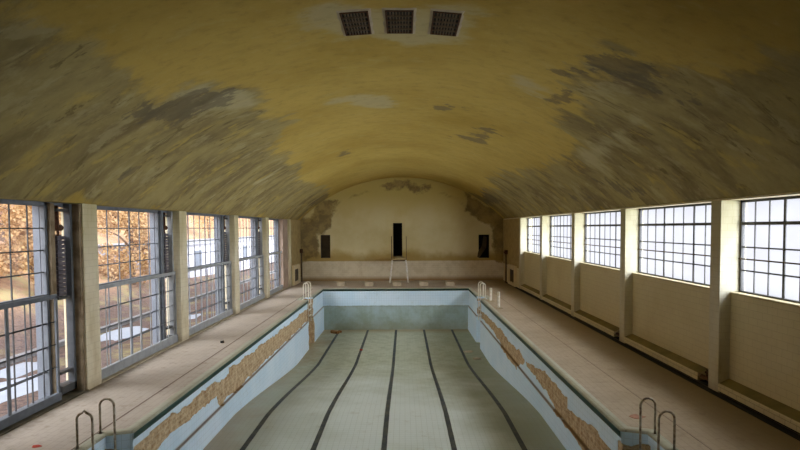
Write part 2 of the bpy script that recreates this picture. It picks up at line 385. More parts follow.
def vault():
    bm = BM(); NS, NY = 130, 236
    ys = [YN + (YE - YN) * j / NY for j in range(NY + 1)]
    g = [[bm.verts.new(sy2p(-SM + 2 * SM * i / NS, y)) for i in range(NS + 1)] for y in ys]
    for j in range(NY):
        for i in range(NS):
            f = bm.faces.new((g[j][i], g[j][i + 1], g[j + 1][i + 1], g[j + 1][i])); f.smooth = True
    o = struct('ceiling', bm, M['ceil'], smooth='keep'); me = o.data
    A = ('wear', 'pale', 'dark', 'edge_shade')
    for k in A: me.attributes.new(k, 'FLOAT', 'POINT')
    me.attributes.new('sy', 'FLOAT_VECTOR', 'POINT')
    A = {k: me.attributes[k] for k in A}; V = me.attributes['sy']
    idx = 0
    for y in ys:
        for i in range(NS + 1):
            s = -SM + 2 * SM * i / NS
            w = noise.noise_vector((s * .9, y * .45, 3.)) * .55
            for k in ('wear', 'pale', 'dark'):
                d = max(sdist(s + w.x, y + w.y * (.6 if k == 'dark' else 1.2), p) for p in PW[k])
                A[k].data[idx].value = clamp(.5 + d / (2 * SOFT[k]))
            gr = clamp((abs(s) - 5.0) / 2.9) * clamp((14 - y) / 8) * .8 + clamp((abs(s) - 7.55) / .4) * .25 + clamp((9.5 - y) / 6) * .5  # painted falloff: darker towards the camera end and the haunches
            A['edge_shade'].data[idx].value = clamp(gr * (.8 + .4 * fb((s, y * .5, 9))))
            V.data[idx].vector = (s, y, 0); idx += 1
vault()

# end wall with the three openings
HOLES = [(-5.87, -5.2, 1.62, 3.24), (-.77, -.13, 1.70, 4.05), (5.24, 5.98, 1.56, 3.2)]
def zvault(x):
    d = RV * RV - (x - CXV) ** 2
    return ZV + sqrt(max(d, 0))
def endwall():
    xs = sorted({round(XL - .4 + (XR - XL + .8) * i / 110, 4) for i in range(111)} | {h[k] for h in HOLES for k in (0, 1)})
    zs = sorted({round(-.2 + 7.6 * i / 60, 4) for i in range(61)} | {h[k] for h in HOLES for k in (2, 3)})
    bm = BM(); g = [[bm.verts.new((x, YE, z)) for x in xs] for z in zs]
    for j in range(len(zs) - 1):
        for i in range(len(xs) - 1):
            mx, mz = (xs[i] + xs[i + 1]) / 2, (zs[j] + zs[j + 1]) / 2
            if any(h[0] < mx < h[1] and h[2] < mz < h[3] for h in HOLES): continue
            bm.faces.new((g[j][i], g[j][i + 1], g[j + 1][i + 1], g[j + 1][i]))
    bmesh.ops.delete(bm, geom=[v for v in bm.verts if not v.link_faces], context='VERTS')
    o = struct('wall_end', bm, M['end'], smooth='keep'); me = o.data
    me.attributes.new('stain', 'FLOAT', 'POINT'); me.attributes.new('crack', 'FLOAT', 'POINT')
    st = me.attributes['stain']; cr = me.attributes['crack']
    PS = [[(-7.8, 1.35), (-7.8, 4.6), (-6.6, 4.7), (-6.03, 5.5), (-5.53, 5.95), (-4.8, 5.6), (-4.9, 4.64), (-5.5, 3.7), (-6.0, 3.2), (-6.0, 1.62), (-6.4, 1.34)],
          [(4.0, 6.5), (5.2, 5.9), (6.04, 5.2), (7.4, 4.4), (7.4, 1.27), (6.3, 1.27), (6.3, 3.0), (6.04, 3.77), (5.3, 4.1), (4.4, 4.9)],
          [(-1.7, 6.5), (-.26, 6.95), (1.98, 6.6), (2.12, 6.25), (.44, 6.35), (-.9, 6.25)]]
    for i, v in enumerate(me.vertices):
        w = noise.noise_vector(v.co * .9) * .4
        st.data[i].value = clamp(.5 + max(sdist(v.co.x + w.x, v.co.z + w.z, p) for p in PS) / .7)
        h = zvault(v.co.x * 1.0) - v.co.z
        cr.data[i].value = clamp(1 - abs(h - .75 - .35 * noise.noise((v.co.x * 1.3, 0, 1))) / .08) * clamp(fb((v.co.x * .8, 2, 3)) * 2 + .4)
endwall()
for k, h in enumerate(HOLES):
    bm = BM(); x0, x1, z0, z1 = h; y1 = YE + (1.2 if k == 1 else .5)
    quad(bm, (x0, y1, z0), (x1, y1, z0), (x1, y1, z1), (x0, y1, z1))
    for a, b in (((x0, z0), (x1, z0)), ((x1, z0), (x1, z1)), ((x1, z1), (x0, z1)), ((x0, z1), (x0, z0))):
        quad(bm, (a[0], YE, a[1]), (b[0], YE, b[1]), (b[0], y1, b[1]), (a[0], y1, a[1]))
    n = ['trim_1', 'door_1', 'trim_2'][k]
    struct(n, bm, M['niche'] if k == 0 else M['black'])

# side walls: lintel, solid stretches (unseen near ones shaped to dim that end), lower wall
bm = BM()
box(bm, WL - .35, XL, YN, YE, ZS, ZS + .7); box(bm, WL - .35, XL, YN, PIL[0] + .3, -3, ZS)
box(bm, WL - .35, XL, PIL[5] + .3, YE, -.2, ZS)
struct('wall_left', bm, [M['plaster']])
bm = BM()
box(bm, XR, WR + .35, YN, YE, ZS - .04, ZS + .7); box(bm, XR, WR + .35, YN, PIR[0] + .22, -3, ZS - .04)
box(bm, XR, WR + .35, PIR[5] + .22, YE, -.2, ZS - .04)
box(bm, 7.2, WR + .35, PIR[0], PIR[5], -.2, 2.22)
struct('wall_right', bm, M['tile_right'])
bm = BM(); box(bm, XL - .8, XR + .8, YN - .2, YN, -3, 8); struct('wall_near', bm, M['plaster'])
# cover over the vault and end gables keep daylight out above the spring line
for k, (y, w) in enumerate(((v, .3) for v in PIL[1:])):
    bm = BM(); box(bm, WL - .1, XL, y - w, y + w, 0, ZS, .012)
    struct('trim_%d' % (k + 3), bm, M['pierL'])
for k, y in enumerate(PIR[1:]):
    bm = BM(); box(bm, XR - .03, WR + .1, y - .2, y + .2, 0, ZS - .04, .012)
    struct('trim_%d' % (k + 8), bm, M['pierR'])
# last stretch of left wall is boarded brown; same on the right
bm = BM(); box(bm, XL - .02, XL + .02, PIL[5] + .32, YE - .02, 1.25, ZS - .02); struct('trim_13', bm, M['wood'])
bm = BM(); box(bm, XR - .02, XR + .02, PIR[5] + .24, YE - .02, 1.2, ZS - .06); struct('trim_14', bm, M['wood'])

# ------------------------------------------------------------------ deck with the pool opening
AL = .42
def side(y):   # how far the pool edge is pushed out by the ladder bays
    for a, b in ((8.75, 10.1), (28.75, 30.3)):
        if a <= y <= b: return clamp(min(y - a, b - y) / .15) * AL
    return 0.
YB = [PN, 8.75, 8.9, 9.95, 10.1, 14, 18, 22, 26, 28.75, 28.9, 30.15, 30.3, PF]
bm = BM()
def strip(xa, xb, y0, y1, z=0.):
    quad(bm, (xa(y0), y0, z), (xb(y0), y0, z), (xb(y1), y1, z), (xa(y1), y1, z))
for y0, y1 in zip(YB, YB[1:]):
    strip(lambda y: WL - .3, lambda y: PL - side(y), y0, y1); strip(lambda y: PR + side(y), lambda y: WR + .3, y0, y1)
quad(bm, (WL - .3, PF, 0), (WR + .3, PF, 0), (WR + .3, YE + .1, 0), (WL - .3, YE + .1, 0))
quad(bm, (WL - .3, YN, 0), (WR + .3, YN, 0), (WR + .3, PN, 0), (WL - .3, PN, 0))
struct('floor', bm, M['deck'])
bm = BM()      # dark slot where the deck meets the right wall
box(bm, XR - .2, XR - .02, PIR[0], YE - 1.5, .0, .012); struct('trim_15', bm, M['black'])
bm = BM()      # drain joint running along the left deck
box(bm, -5.63, -5.59, PN, PF, .0, .004); box(bm, 5.06, 5.075, PN, PF, 0, .003)
struct('trim_16', bm, M['joint'])

# ------------------------------------------------------------------ pool
pool = thing('pool_basin', 'empty drained swimming pool with pale blue tiled walls and peeling brown bands', 'swimming pool', (0, 0, 0))
def zfloor(y):
    if y < 16: return -1.68 - .0 * y
    if y < 25.5:
        t = (y - 16) / 9.5; t = t * t * (3 - 2 * t) * .35 + t * .65
        return -1.68 - .86 * t
    return -2.54
BANDL = [[(10.0, -.31), (14.4, -.31), (14.7, -.36), (15.3, -.46), (15.8, -.46), (15.81, -.30), (17.9, -.31), (20, -.36), (22, -.42), (28.9, -.42), (28.9, -1.06), (15.1, -1.06), (15.0, -.9), (14.67, -.74), (13.0, -.69), (10.0, -.72)], [(28.7, -.1), (30.5, -.1), (30.5, -2.6), (28.7, -2.6)]]
BANDR = [[(29.8, -.62), (24.83, -.5), (22.72, -.5), (20.93, -.62), (19.06, -.54), (18.59, -.67), (18.85, -1.0), (19.3, -1.25), (21.3, -1.25), (23.2, -1.05), (25.4, -.88), (29.8, -.98)],
         [(18.4, -.64), (16.93, -.57), (15.68, -.42), (14.81, -.42), (13.48, -.46), (13.65, -.74), (12.67, -.6), (11.43, -.52), (10.2, -.62), (10.2, -1.12), (11.94, -1.15), (13.47, -1.15), (14.59, -1.12), (15.22, -.9), (16.4, -.86), (18.08, -.78)], [(28.9, -.15), (30.3, -.15), (30.3, -1.0), (28.9, -1.0)], [(9.97, -.25), (10.2, -.2), (10.2, -1.1), (9.97, -1.1)]]
def poolwall(name, path, bands, kind, label=None):
    # path: list of (x,y,nx,ny) with the normal pointing into the pool
    bm = BM(); uvl = bm.loops.layers.uv.new('UVMap'); rows = []
    NZ = 50; att = []; u = 0; cols = []
    for i, (x, y, nx, ny) in enumerate(path):
        if i: u += sqrt((x - path[i - 1][0]) ** 2 + (y - path[i - 1][1]) ** 2)
        zb = zfloor(y) - .05; col = []
        zl = [(-.02 + (LEDGE + .02) * k / 24) for k in range(25)] + [LEDGE - .001] + [LEDGE - .03 + (zb - LEDGE + .03) * k / 24 for k in range(25)]
        for z in zl:
            below = z < LEDGE - .0005; inset = .055 if (below and kind == 'side') else 0.
            w = noise.noise_vector((u * 1.6, z * 2.6, 1.)) * .16; w2 = noise.noise_vector((u * 5., z * 8., 7.)) * .05
            pe = 0.
            if bands: pe = clamp(.5 + max(sdist(y + w.x * 2.2 + w2.x, z + w.z * .5 + w2.z, b) for b in bands) / .05)
            di = clamp(.5 + (-1.05 - z) / .3) if kind == 'end' else clamp(.35 - (z - zb) * 1.2) * .9
            le = clamp(1 - abs(z - LEDGE + .005) / .03) if kind == 'side' else clamp(1 - abs(z - LEDGE) / .02) * .3
            off = inset - (.02 if pe > .5 and not below else 0)
            v = bm.verts.new((x + nx * off, y + ny * off, z)); col.append((v, u, z)); att.append((pe, di, le))
        cols.append(col)
    for a, b in zip(cols, cols[1:]):
        for k in range(len(a) - 1):
            q = (a[k], a[k + 1], b[k + 1], b[k]); f = bm.faces.new([c[0] for c in q])
            for l, c in zip(f.loops, q): l[uvl].uv = (c[1], c[2])
    o = obj(name, bm, M['poolwall'], pool, smooth='keep')
    for j, nme in enumerate(('peel', 'dirty', 'ledge')):
        a = o.data.attributes.new(nme, 'FLOAT', 'POINT')
        a.data.foreach_set('value', [t[j] for t in att])
    for p in o.data.polygons: p.use_smooth = False
    if label: o['label'] = label
def sidepath(sgn, x0):
    p = []; ys = []
    y = PN
    while y < PF: ys.append(y); y += .07
    ys = sorted(set([round(v, 3) for v in ys] + YB))
    for y in ys: p.append((x0 - sgn * side(y), y, sgn, 0))
    return p
poolwall('side_wall', sidepath(1, PL), BANDL, 'side', 'left pool wall with a long exposed brown brick band')
poolwall('side_wall', sidepath(-1, PR), BANDR, 'side', 'right pool wall with ragged patches of missing tile')
poolwall('end_wall', [(PL + (PR - PL) * i / 90, PF, 0, -1) for i in range(91)], None, 'end', 'far pool wall, blue above and stained green below')
poolwall('end_wall', [(PL + (PR - PL) * i / 30, PN, 0, 1) for i in range(31)], None, 'end')
bm = BM(); ny = 120; g = []
for j in range(ny + 1):
    y = PN + (PF - PN) * j / ny
    g.append([bm.verts.new((x, y, zfloor(y))) for x in (PL - AL, PL, -2.5, 0, 2, PR, PR + AL)])
for j in range(ny):
    for i in range(6): bm.faces.new((g[j][i], g[j][i + 1], g[j + 1][i + 1], g[j + 1][i]))
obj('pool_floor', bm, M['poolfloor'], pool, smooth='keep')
for x in (-3.97, -2.24, -.52, 1.19, 2.89):
    bm = BM(); rows = []
    for j in range(ny + 1):
        y = PN + (PF - .1 - PN) * j / ny; z = zfloor(y) + .006
        w = .066 + .006 * noise.noise((x, y * 2, 0))
        rows.append((bm.verts.new((x - w, y, z)), bm.verts.new((x + w, y, z))))
    for a, b in zip(rows, rows[1:]): bm.faces.new((a[0], a[1], b[1], b[0]))
    obj('lane_marking', bm, M['lane'], pool, smooth='keep')
# coping band and dark green edge tile
loop = [(PL - side(y), y) for y in YB] + [(PR + side(y), y) for y in YB[::-1]]
def off_loop(l, d):
    out = []; n = len(l)
    for i in range(n):
        p, a, b = Vector(l[i]), Vector(l[i - 1]), Vector(l[(i + 1) % n])
        t1, t2 = (p - a).normalized(), (b - p).normalized()
        n1, n2 = Vector((-t1.y, t1.x)), Vector((-t2.y, t2.x))
        m = (n1 + n2); m = m / max(m.length_squared, 1e-6) * 2
        out.append(p + m * d)
    return out
def ringmesh(bm, secs, skip=()):
    n = len(secs[0]); R = [[bm.verts.new(p) for p in s] for s in secs]
    for a, b in zip(R, R[1:]):
        for i in range(n):
            if i not in skip: bm.faces.new((a[i], a[(i + 1) % n], b[(i + 1) % n], b[i]))
outer, inn = off_loop(loop, .15), off_loop(loop, -.03)
bm = BM()
ringmesh(bm, [[(p.x, p.y, .001) for p in outer], [(p.x, p.y, .022) for p in outer], [(p.x, p.y, .022) for p in off_loop(loop, -.015)], [(p.x, p.y, .008) for p in inn], [(p.x, p.y, -.025) for p in inn]])
obj('coping', bm, M['coping'], pool, smooth='keep')
bm = BM()
ringmesh(bm, [[(p.x, p.y, -.025) for p in inn], [(p.x, p.y, -.14) for p in off_loop(loop, -.03)], [(p.x, p.y, -.145) for p in off_loop(loop, .0)]], {i for i in range(len(loop)) if PL - .001 > min(loop[i][0], loop[(i + 1) % len(loop)][0]) or PR + .001 < max(loop[i][0], loop[(i + 1) % len(loop)][0])})
o = obj('edge_stripe', bm, M['green'], pool, smooth='keep'); o['label'] = 'dark green tile stripe under the pool rim'

# ------------------------------------------------------------------ windows on the left: tall steel sashes with a counterweight slot
def left_window(k, y0, y1, slot):
    w = thing('window_%d' % k, 'tall steel sash window with small panes in the left wall, bay %d from the camera' % k, None, (WL, y0, 0), 0, None, 'structure')
    L = y1 - y0; ys1 = L - slot          # panes fill 0..ys1, then the slot
    npan = max(2, round(ys1 / .55)); pw = ys1 / npan
    fm = M['frame_left']
    near = k == 1
    bm = BM()
    for yy in (0.0, ys1, ): box(bm, -.05, .05, yy - .04, yy + .05, 0.1, ZS)
    box(bm, -.05, .05, 0, L, ZS - .09, ZS - .0); box(bm, -.05, .05, 0, ys1, 2.22, 2.33); box(bm, -.06, .06, 0, L, .0, .12)
    obj('window_frame', bm, fm, w)
    bm = BM()
    for i in range(1, npan):
        t = .026 if i % 3 == (npan % 3) else .011
        box(bm, -.012, .012, i * pw - t, i * pw + t, .12, ZS - .09)
    for j in range(1, 4):
        z = 2.33 + (ZS - .09 - 2.33) * j / 4; box(bm, -.012, .012, 0, ys1, z - .013, z + .013)
        z = .12 + 2.1 * j / 4; box(bm, -.012, .012, 0, ys1, z - .011, z + .011)
    obj('glazing_bars', bm, M['frame_left'] if k > 1 else M['frame_dark'], w)  # lighter steel past the first bay: window glare put into the colour
    bm = BM(); quad(bm, (-.001, 0, .1), (-.001, L, .1), (-.001, L, ZS - .05), (-.001, 0, ZS - .05)); obj('window_glass', bm, M['glass'], w, smooth='keep')
    # inner lower sash in light grey
    bm = BM(); X0, X1 = .20, .24; ytop = 2.28
    e = L - .02 if not near else ys1 + .02
    fl = M['frame_light'] if not near else M['frame_left']
    box(bm, X0 - .02, X1 + .03, 0, e, .02, .27 if not near else .2, .01); box(bm, X0, X1, 0, e, ytop - .05, ytop + .05, .008)
    box(bm, X0, X1, 0, .07, .2, ytop); box(bm, X0, X1, e - .07, e, .2, ytop)
    n2 = max(2, round(e / .62))
    for i in range(1, n2):
        t = .032 if i % 2 == 0 else .011
        yb = i * e / n2
        if near: yb = e - .51 * i; t = .011 if i != 3 else .045
        box(bm, X0 + .012, X1 - .012, yb - t, yb + t, .2, ytop)
    for j in range(1, 4):
        z = .27 + (ytop - .32) * j / 4; box(bm, X0 + .02, X1 - .02, 0, e, z - .012, z + .012)
    obj('lower_sash', bm, fl, w)
    # counterweight slot
    if k == 5:
        bm = BM(); box(bm, -.06, .30, ys1 + .1, L + .02, .03, ZS - .02); obj('blank_jamb', bm, M['jamb_pink'], w)
    else:
        bm = BM(); box(bm, -.08, .12, ys1 + .05, ys1 + .20, 0.1, ZS - .02, .008); obj('slot_post', bm, M['frame_left'] if not near else M['jamb'], w)
        bm = BM(); box(bm, .06, .2, L - .16, L - .06, .1, ZS - .02); obj('guide_rail', bm, M['frame_light'] if not near else M['frame_left'], w)
        bm = BM()
        for j in range(14):
            z = 2.25 + j * .095; box(bm, -.04, .12, ys1 + .28, L - .22, z, z + .082, .006)
        box(bm, -.05, .03, ys1 + .26, L - .2, 2.2, 3.6)
        obj('counterweight', bm, M['weight'], w)
        bm = BM(); yc = (ys1 + .24 + L - .2) / 2
        cyl(bm, (.05, yc, 3.57), (.05, yc, ZS - .06), .028, 6); box(bm, -.02, .12, yc - .1, yc - .06, 3.7, ZS - .06); cyl(bm, (.06, yc - .09, 3.75), (.06, yc + .09, 3.75), .07, 10)
        obj('chain_pulley', bm, M['rust'], w)
        bm = BM()
        for z in (.55, 2.2, ZS - .16): box(bm, .02, .16, ys1 + .2, L - .06, z - .03, z + .03)
        box(bm, -.04, .2, ys1 + .2, L - .05, .1, .26)
        obj('slot_bracket', bm, M['frame_dark'], w)
    # pale jamb of the facade seen through the last pane, and concrete sill
    bm = BM(); box(bm, -.22, -.08, ys1 - .02, ys1 + .16, -.1, ZS); obj('outer_jamb', bm, M['jamb_pale'], w)
    bm = BM(); box(bm, -.1, .42 if near else .40, 0, L, -.1, .03); obj('window_sill', bm, M['sill'] if near else M['concrete'], w)
    if near:
        bm = BM(); box(bm, .0, .36, L - .08, L + .02, 0.03, ZS - .02); obj('raw_jamb', bm, M['jamb'], w)
LB = []
for k in range(5):
    y0, y1 = PIL[k] + .3, PIL[k + 1] - .3
    left_window(k + 1, y0, y1, .78 if k < 4 else 1.5)
    LB.append((y0, y1))

# ------------------------------------------------------------------ windows on the right: high frosted grids
def right_window(k, y0, y1):
    w = thing('window_%d' % (k + 5), 'high frosted steel window with nine by four panes in the right wall, bay %d' % k, None, (WR, y0, 2.22), 0, None, 'structure')
    L = y1 - y0; H = ZS - .04 - 2.22; pw = L / 9
    bm = BM()
    for a in (0, L - .05): box(bm, -.04, .04, a, a + .05, 0, H)
    box(bm, -.04, .04, 0, L, 0, .06); box(bm, -.04, .04, 0, L, H - .05, H); box(bm, -.045, .045, 0, L, H * .75 - .03, H * .75 + .035)
    obj('window_frame', bm, M['frame_dark'], w)
    bm = BM()
    for i in range(1, 9):
        t = .032 if i % 3 == 0 else .013
        box(bm, -.012, .012, i * pw - t, i * pw + t, .04, H - .04)
    for z in (H * .25, H * .5): box(bm, -.022, .022, 0, L, z - .014, z + .014)
    obj('glazing_bars', bm, M['frame_dark'], w)
    bm = BM(); cyl(bm, (-.07, .02, H * .375), (-.07, L - .02, H * .375), .016, 8); o = obj('opening_rod', bm, M['pipe'], w)
    bm = BM(); quad(bm, (.001, 0, 0), (.001, L, 0), (.001, L, H), (.001, 0, H)); obj('window_glass', bm, M['frost'], w, smooth='keep')
    bm = BM(); box(bm, -.235, .0, 0, L, -.02, .03, .008); obj('window_sill', bm, M['tile_right_pier'], w)
for k in range(5):
    right_window(k + 1, PIR[k] + .2, PIR[k + 1] - .2)

# low tiled ledge below each right window
ordn = ['nearest the camera', 'second from the camera', 'third from the camera', 'fourth from the camera', 'farthest from the camera']
for k in range(5):
    y0, y1 = PIR[k] + .205, PIR[k + 1] - .205
    t = thing('wall_ledge', 'low cream tiled ledge under the right-hand window %s' % ordn[k], 'ledge', (7.05, y0, 0), 0, 'low ledges along the right wall')
    L = y1 - y0; bm = BM()
    prof = [(.148, .05), (-.1, .05), (-.1, .20), (-.08, .22), (.148, .32)]
    endc = L - .45 if k in (1, 2) else L - .02      # broken away at the far... near end
    st = .45 if k in (1, 2) else .0
    a = [bm.verts.new((x, st, z)) for x, z in prof]; b = [bm.verts.new((x, L, z)) for x, z in prof]
    for i in range(5):
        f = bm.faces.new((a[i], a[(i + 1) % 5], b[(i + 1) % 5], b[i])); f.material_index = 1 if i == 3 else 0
    bm.faces.new(a[::-1]); bm.faces.new(b)
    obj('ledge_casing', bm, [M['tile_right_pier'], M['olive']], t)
    bm = BM(); box(bm, -.06, .14, 0.01, L, 0.003, .05); obj('plinth', bm, M['black'], t)
    if st:
        bm = BM(); cyl(bm, (.0, .0, .15), (.0, st + .05, .15), .05, 10); cyl(bm, (.09, .0, .24), (.09, st + .05, .24), .03, 8); box(bm, .1, .145, 0, st, .05, .31)
        obj('exposed_pipe', bm, M['rust'], t)

# ------------------------------------------------------------------ ceiling vents
for i, (xc, lab) in enumerate(((-.8, 'left of the three rusty ceiling grilles, with chipped rim'), (-.055, 'middle one of the three rusty ceiling grilles, straight ahead'), (.73, 'right of the three rusty ceiling grilles, with chipped rim'))):
    s = RV * asin((xc - CXV) / RV); p = sy2p(s, 9.78)
    t = thing('ceiling_vent', lab, 'vent', p, 0, 'grilles in the ceiling'); t.rotation_euler = (0, s / RV, 0)
    hx, hy = .205, .50
    bm = BM()
    for x0, x1, y0, y1 in ((-hx - .03, hx + .03, -hy - .03, -hy), (-hx - .03, hx + .03, hy, hy + .03), (-hx - .03, -hx, -hy, hy), (hx, hx + .03, -hy, hy)): box(bm, x0, x1, y0, y1, -.03, .02, .004)
    obj('vent_frame', bm, M['rust'], t)
    bm = BM(); box(bm, -hx, hx, -hy, hy, -.006, .0); obj('dark_duct', bm, M['black'], t)
    bm = BM()
    for j in range(1, 8):
        x = -hx + 2 * hx * j / 8; box(bm, x - .013, x + .013, -hy, hy, -.03, -.008)
    for j in range(1, 5):
        y = -hy + 2 * hy * j / 5; box(bm, -hx, hx, y - .014, y + .014, -.034, -.01)
    obj('grille_bars', bm, M['grille'], t)
    bm = BM()   # ragged plaster lip round the opening
    N = 44; a = []; b = []
    for j in range(N):
        u = j / N * 4; sd = int(u); f = u - sd
        px, py = [(-1 + 2 * f, -1), (1, -1 + 2 * f), (1 - 2 * f, 1), (-1, 1 - 2 * f)][sd]
        g = .075 + .045 * noise.noise((px * 3 + i * 7, py * 3, 2))
        a.append(bm.verts.new((px * (hx + .02), py * (hy + .02), -.018))); b.append(bm.verts.new((px * (hx + g), py * (hy + g * 1.3), -.004)))
    for j in range(N): bm.faces.new((a[j], a[(j + 1) % N], b[(j + 1) % N], b[j]))
    obj('plaster_lip', bm, M['concrete'], t)

# ------------------------------------------------------------------ pool ladders
def ladder(loc, sgn, label, mat, top, bent=False):
    # sgn=-1: left bank (deck on the -x side); local x points towards the water
    t = thing('pool_ladder', label, 'ladder', loc, 0, 'steel hoop ladders at the pool corners')
    for q, yy in enumerate((0., .71)):
        bm = BM(); r = .13; pts = [(0, yy, .02)]
        zt = top - r
        pts.append((0, yy, zt * .5))
        for k in range(11):
            a = pi - pi * k / 10; pz = zt + sin(a) * r * (1.0 if not (bent and q == 0) else (1.15 if k == 5 else .85))
            pts.append((-sgn * (r + cos(a) * r), yy, pz))
        pts += [(-sgn * 2 * r, yy, 0), (-sgn * 2 * r, yy, -1.25)]
        tube(bm, pts, .021, 8); hr = obj('handrail', bm, mat, t, smooth=True)
        bm = BM(); cyl(bm, (0, yy, .001), (0, yy, .022), .055, 14); obj('base_flange', bm, mat, hr)
    for z in (-.3, -.6, -.9):
        bm = BM(); box(bm, -sgn * 2 * r - .04, -sgn * 2 * r + .04, .0, .71, z - .015, z + .015, .006); obj('tread', bm, mat, t)
ladder((-5.52, 9.25, 0), -1, 'stained steel ladder hoops at the front left pool corner', M['steel'], .65, True)
ladder((4.44, 9.13, 0), 1, 'stained steel ladder hoops at the front right pool corner', M['steel'], .66)
ladder((-5.28, 29.15, 0), -1, 'white painted ladder hoops at the far left of the pool', M['whitepaint'], .86)
ladder((4.23, 29.2, 0), 1, 'white painted ladder hoops at the far right of the pool', M['whitepaint'], .8)

# white stanchion posts beyond the far right ladder
for y, h, lab in ((28.05, .66, 'short white post on the right deck, nearer the far ladder'), (25.7, .74, 'short white post on the right deck, farther from the far ladder')):
    t = thing('stanchion_post', lab, 'post', (4.34, y, 0), 0, 'white posts on the right deck')
    bm = BM(); cyl(bm, (0, 0, .02), (0, 0, h), .06, 14); obj('post', bm, M['whitepaint'], t, smooth=False)
    bm = BM(); box(bm, -.16, .16, -.3, .3, .001, .03, .008); obj('base_plate', bm, M['concrete'], t)

# starting pedestals at the deep end
for i, x in enumerate((-4.03, -2.26, -.47, 1.25, 2.93)):
    t = thing('starting_block', 'low pale block on the far deck behind the pool, the ' + ['first', 'second', 'third', 'fourth', 'fifth'][i] + ' from the left', 'starting block', (x, 35.9, 0), 0, 'pale blocks behind the far pool edge')
    bm = BM(); box(bm, -.27, .27, -.25, .25, 0, .2, .015); obj('base', bm, M['concrete'], t)
    bm = BM(); box(bm, -.29, .29, -.28, .27, .2, .26, .012); obj('top_slab', bm, M['concrete'], t)

# ------------------------------------------------------------------ diving platform at the end wall door
t = thing('diving_platform', 'high diving platform on two white struts below the dark doorway', 'diving platform', (-.35, 39.4, 0))
bm = BM(); box(bm, -.5, .5, -1.5, -.01, 1.52, 1.62, .01); obj('deck_slab', bm, M['wood'], t)
bm = BM(); box(bm, -.25, .25, -2.3, -.05, 1.66, 1.74, .015); box(bm, -.25, .25, -.6, -.3, 1.62, 1.66); box(bm, -.25, .25, -1.5, -1.3, 1.62, 1.66); obj('springboard', bm, M['board'], t)
for sx in (-1, 1):
    bm = BM(); tube(bm, [(sx * .62, -1.55, 0), (sx * .46, -1.4, 1.52)], .06, 10); obj('strut', bm, M['whitepaint'], t)
    bm = BM(); tube(bm, [(sx * .5, -1.42, 1.55), (sx * .5, -1.42, 3.0), (sx * .5, -1.3, 3.12), (sx * .5, -.03, 3.12)], .02, 8); cyl(bm, (sx * .5, -.75, 1.6), (sx * .5, -.75, 3.12), .016, 8); cyl(bm, (sx * .5, -1.42, 2.4), (sx * .5, -.03, 2.4), .015, 8)
    obj('handrail', bm, M['pipe'], t)
bm = BM(); cyl(bm, (-.5, -1.4, 1.5), (.5, -1.4, 1.5), .04, 8); obj('crossbar', bm, M['pipe'], t)

# broken dark board leaning in the right-hand wall niche
bm = BM(); pts = [(5.14, 1.62), (5.3, 1.6), (5.78, 2.3), (5.82, 3.05), (5.58, 3.1), (5.46, 2.4), (5.2, 2.0)]
a = [bm.verts.new((x, YE - .03 + .04 * (z - 1.6), z)) for x, z in pts]; b = [bm.verts.new((v.co.x, v.co.y - .03, v.co.z)) for v in a]
bm.faces.new(a); bm.faces.new(b[::-1])
for i in range(len(a)): bm.faces.new((a[i], a[(i + 1) % len(a)], b[(i + 1) % len(a)], b[i]))
tag(obj('broken_board', bm, M['niche']), 'broken dark board sagging in the right-hand niche of the end wall', 'board')

# heater openings by the end wall, and the upright pipes beside them
for sx, X, y0, y1, lab in ((1, XL, 36.2, 38.4, 'square pale surround with dark opening low on the left wall by the corner'), (-1, XR, 34.6, 36.9, 'square pale surround with dark opening low on the right wall by the corner')):
    t = thing('heater_surround', lab, 'heater surround', (X, y0, 0)); L = y1 - y0; d = .16 * sx
    xa, xb = min(0.02 * sx, d), max(0.02 * sx, d)
    bm = BM(); box(bm, xa, xb, 0, .3, 0, 1.3, .01); box(bm, xa, xb, L - .3, L, 0, 1.3, .01); box(bm, xa, xb, .3, L - .3, 1.02, 1.3, .01); box(bm, xa, xb, .3, L - .3, 0, .2, .01)
    obj('surround', bm, M['surround'], t)
    bm = BM(); box(bm, min(.022 * sx, .05 * sx), max(.022 * sx, .05 * sx), .3, L - .3, .2, 1.02); obj('dark_opening', bm, M['niche'], t)
for X, y, h, lab in ((XL + .14, 38.95, 2.0, 'dark upright pipe in the far left corner of the hall'), (XR - .14, 37.6, 1.9, 'dark upright pipe in the far right corner of the hall')):
    t = thing('standpipe', lab, 'pipe', (X, y, 0))
    bm = BM(); cyl(bm, (0, 0, 0), (0, 0, h), .055, 12); pp = obj('pipe', bm, M['pipe'], t)
    bm = BM(); cyl(bm, (0, 0, h), (0, 0, h + .28), .11, 12); cyl(bm, (-.16, 0, h + .14), (.1, 0, h + .14), .04, 8); obj('valve', bm, M['rust'], pp)

# ------------------------------------------------------------------ litter
def flake(name, label, cat, p, r, mat, n=9, h=.012, seed=0):
    bm = BM(); top = []; bot = []
    for k in range(n):
        a = 2 * pi * k / n; rr = r * (.7 + .5 * noise.noise((cos(a) * 1.5 + seed, sin(a) * 1.5, seed)))
        top.append(bm.verts.new((cos(a) * rr, sin(a) * rr * .7, h * (1 + noise.noise((a, seed, 1)))))); bot.append(bm.verts.new((cos(a) * rr * 1.05, sin(a) * rr * .75, .001)))
    bm.faces.new(top); bm.faces.new(bot[::-1])
    for k in range(n): bm.faces.new((bot[k], bot[(k + 1) % n], top[(k + 1) % n], top[k]))
    o = obj(name, bm, mat); o.location = p; return tag(o, label, cat)
flake('dry_leaf', 'reddish dry leaf on the left deck near the front ladder', 'leaf', (-6.32, 9.40, 0), .11, M['red_leaf'], seed=2)
flake('brick_scrap', 'flat red scrap on the right deck near the front ladder', 'scrap', (4.5, 10.78, 0), .2, M['red_scrap'], seed=5)
flake('dark_clod', 'small dark clod on the left deck between the windows and pool', 'debris', (-5.94, 18.03, 0), .09, M['black'], h=.06, seed=8)
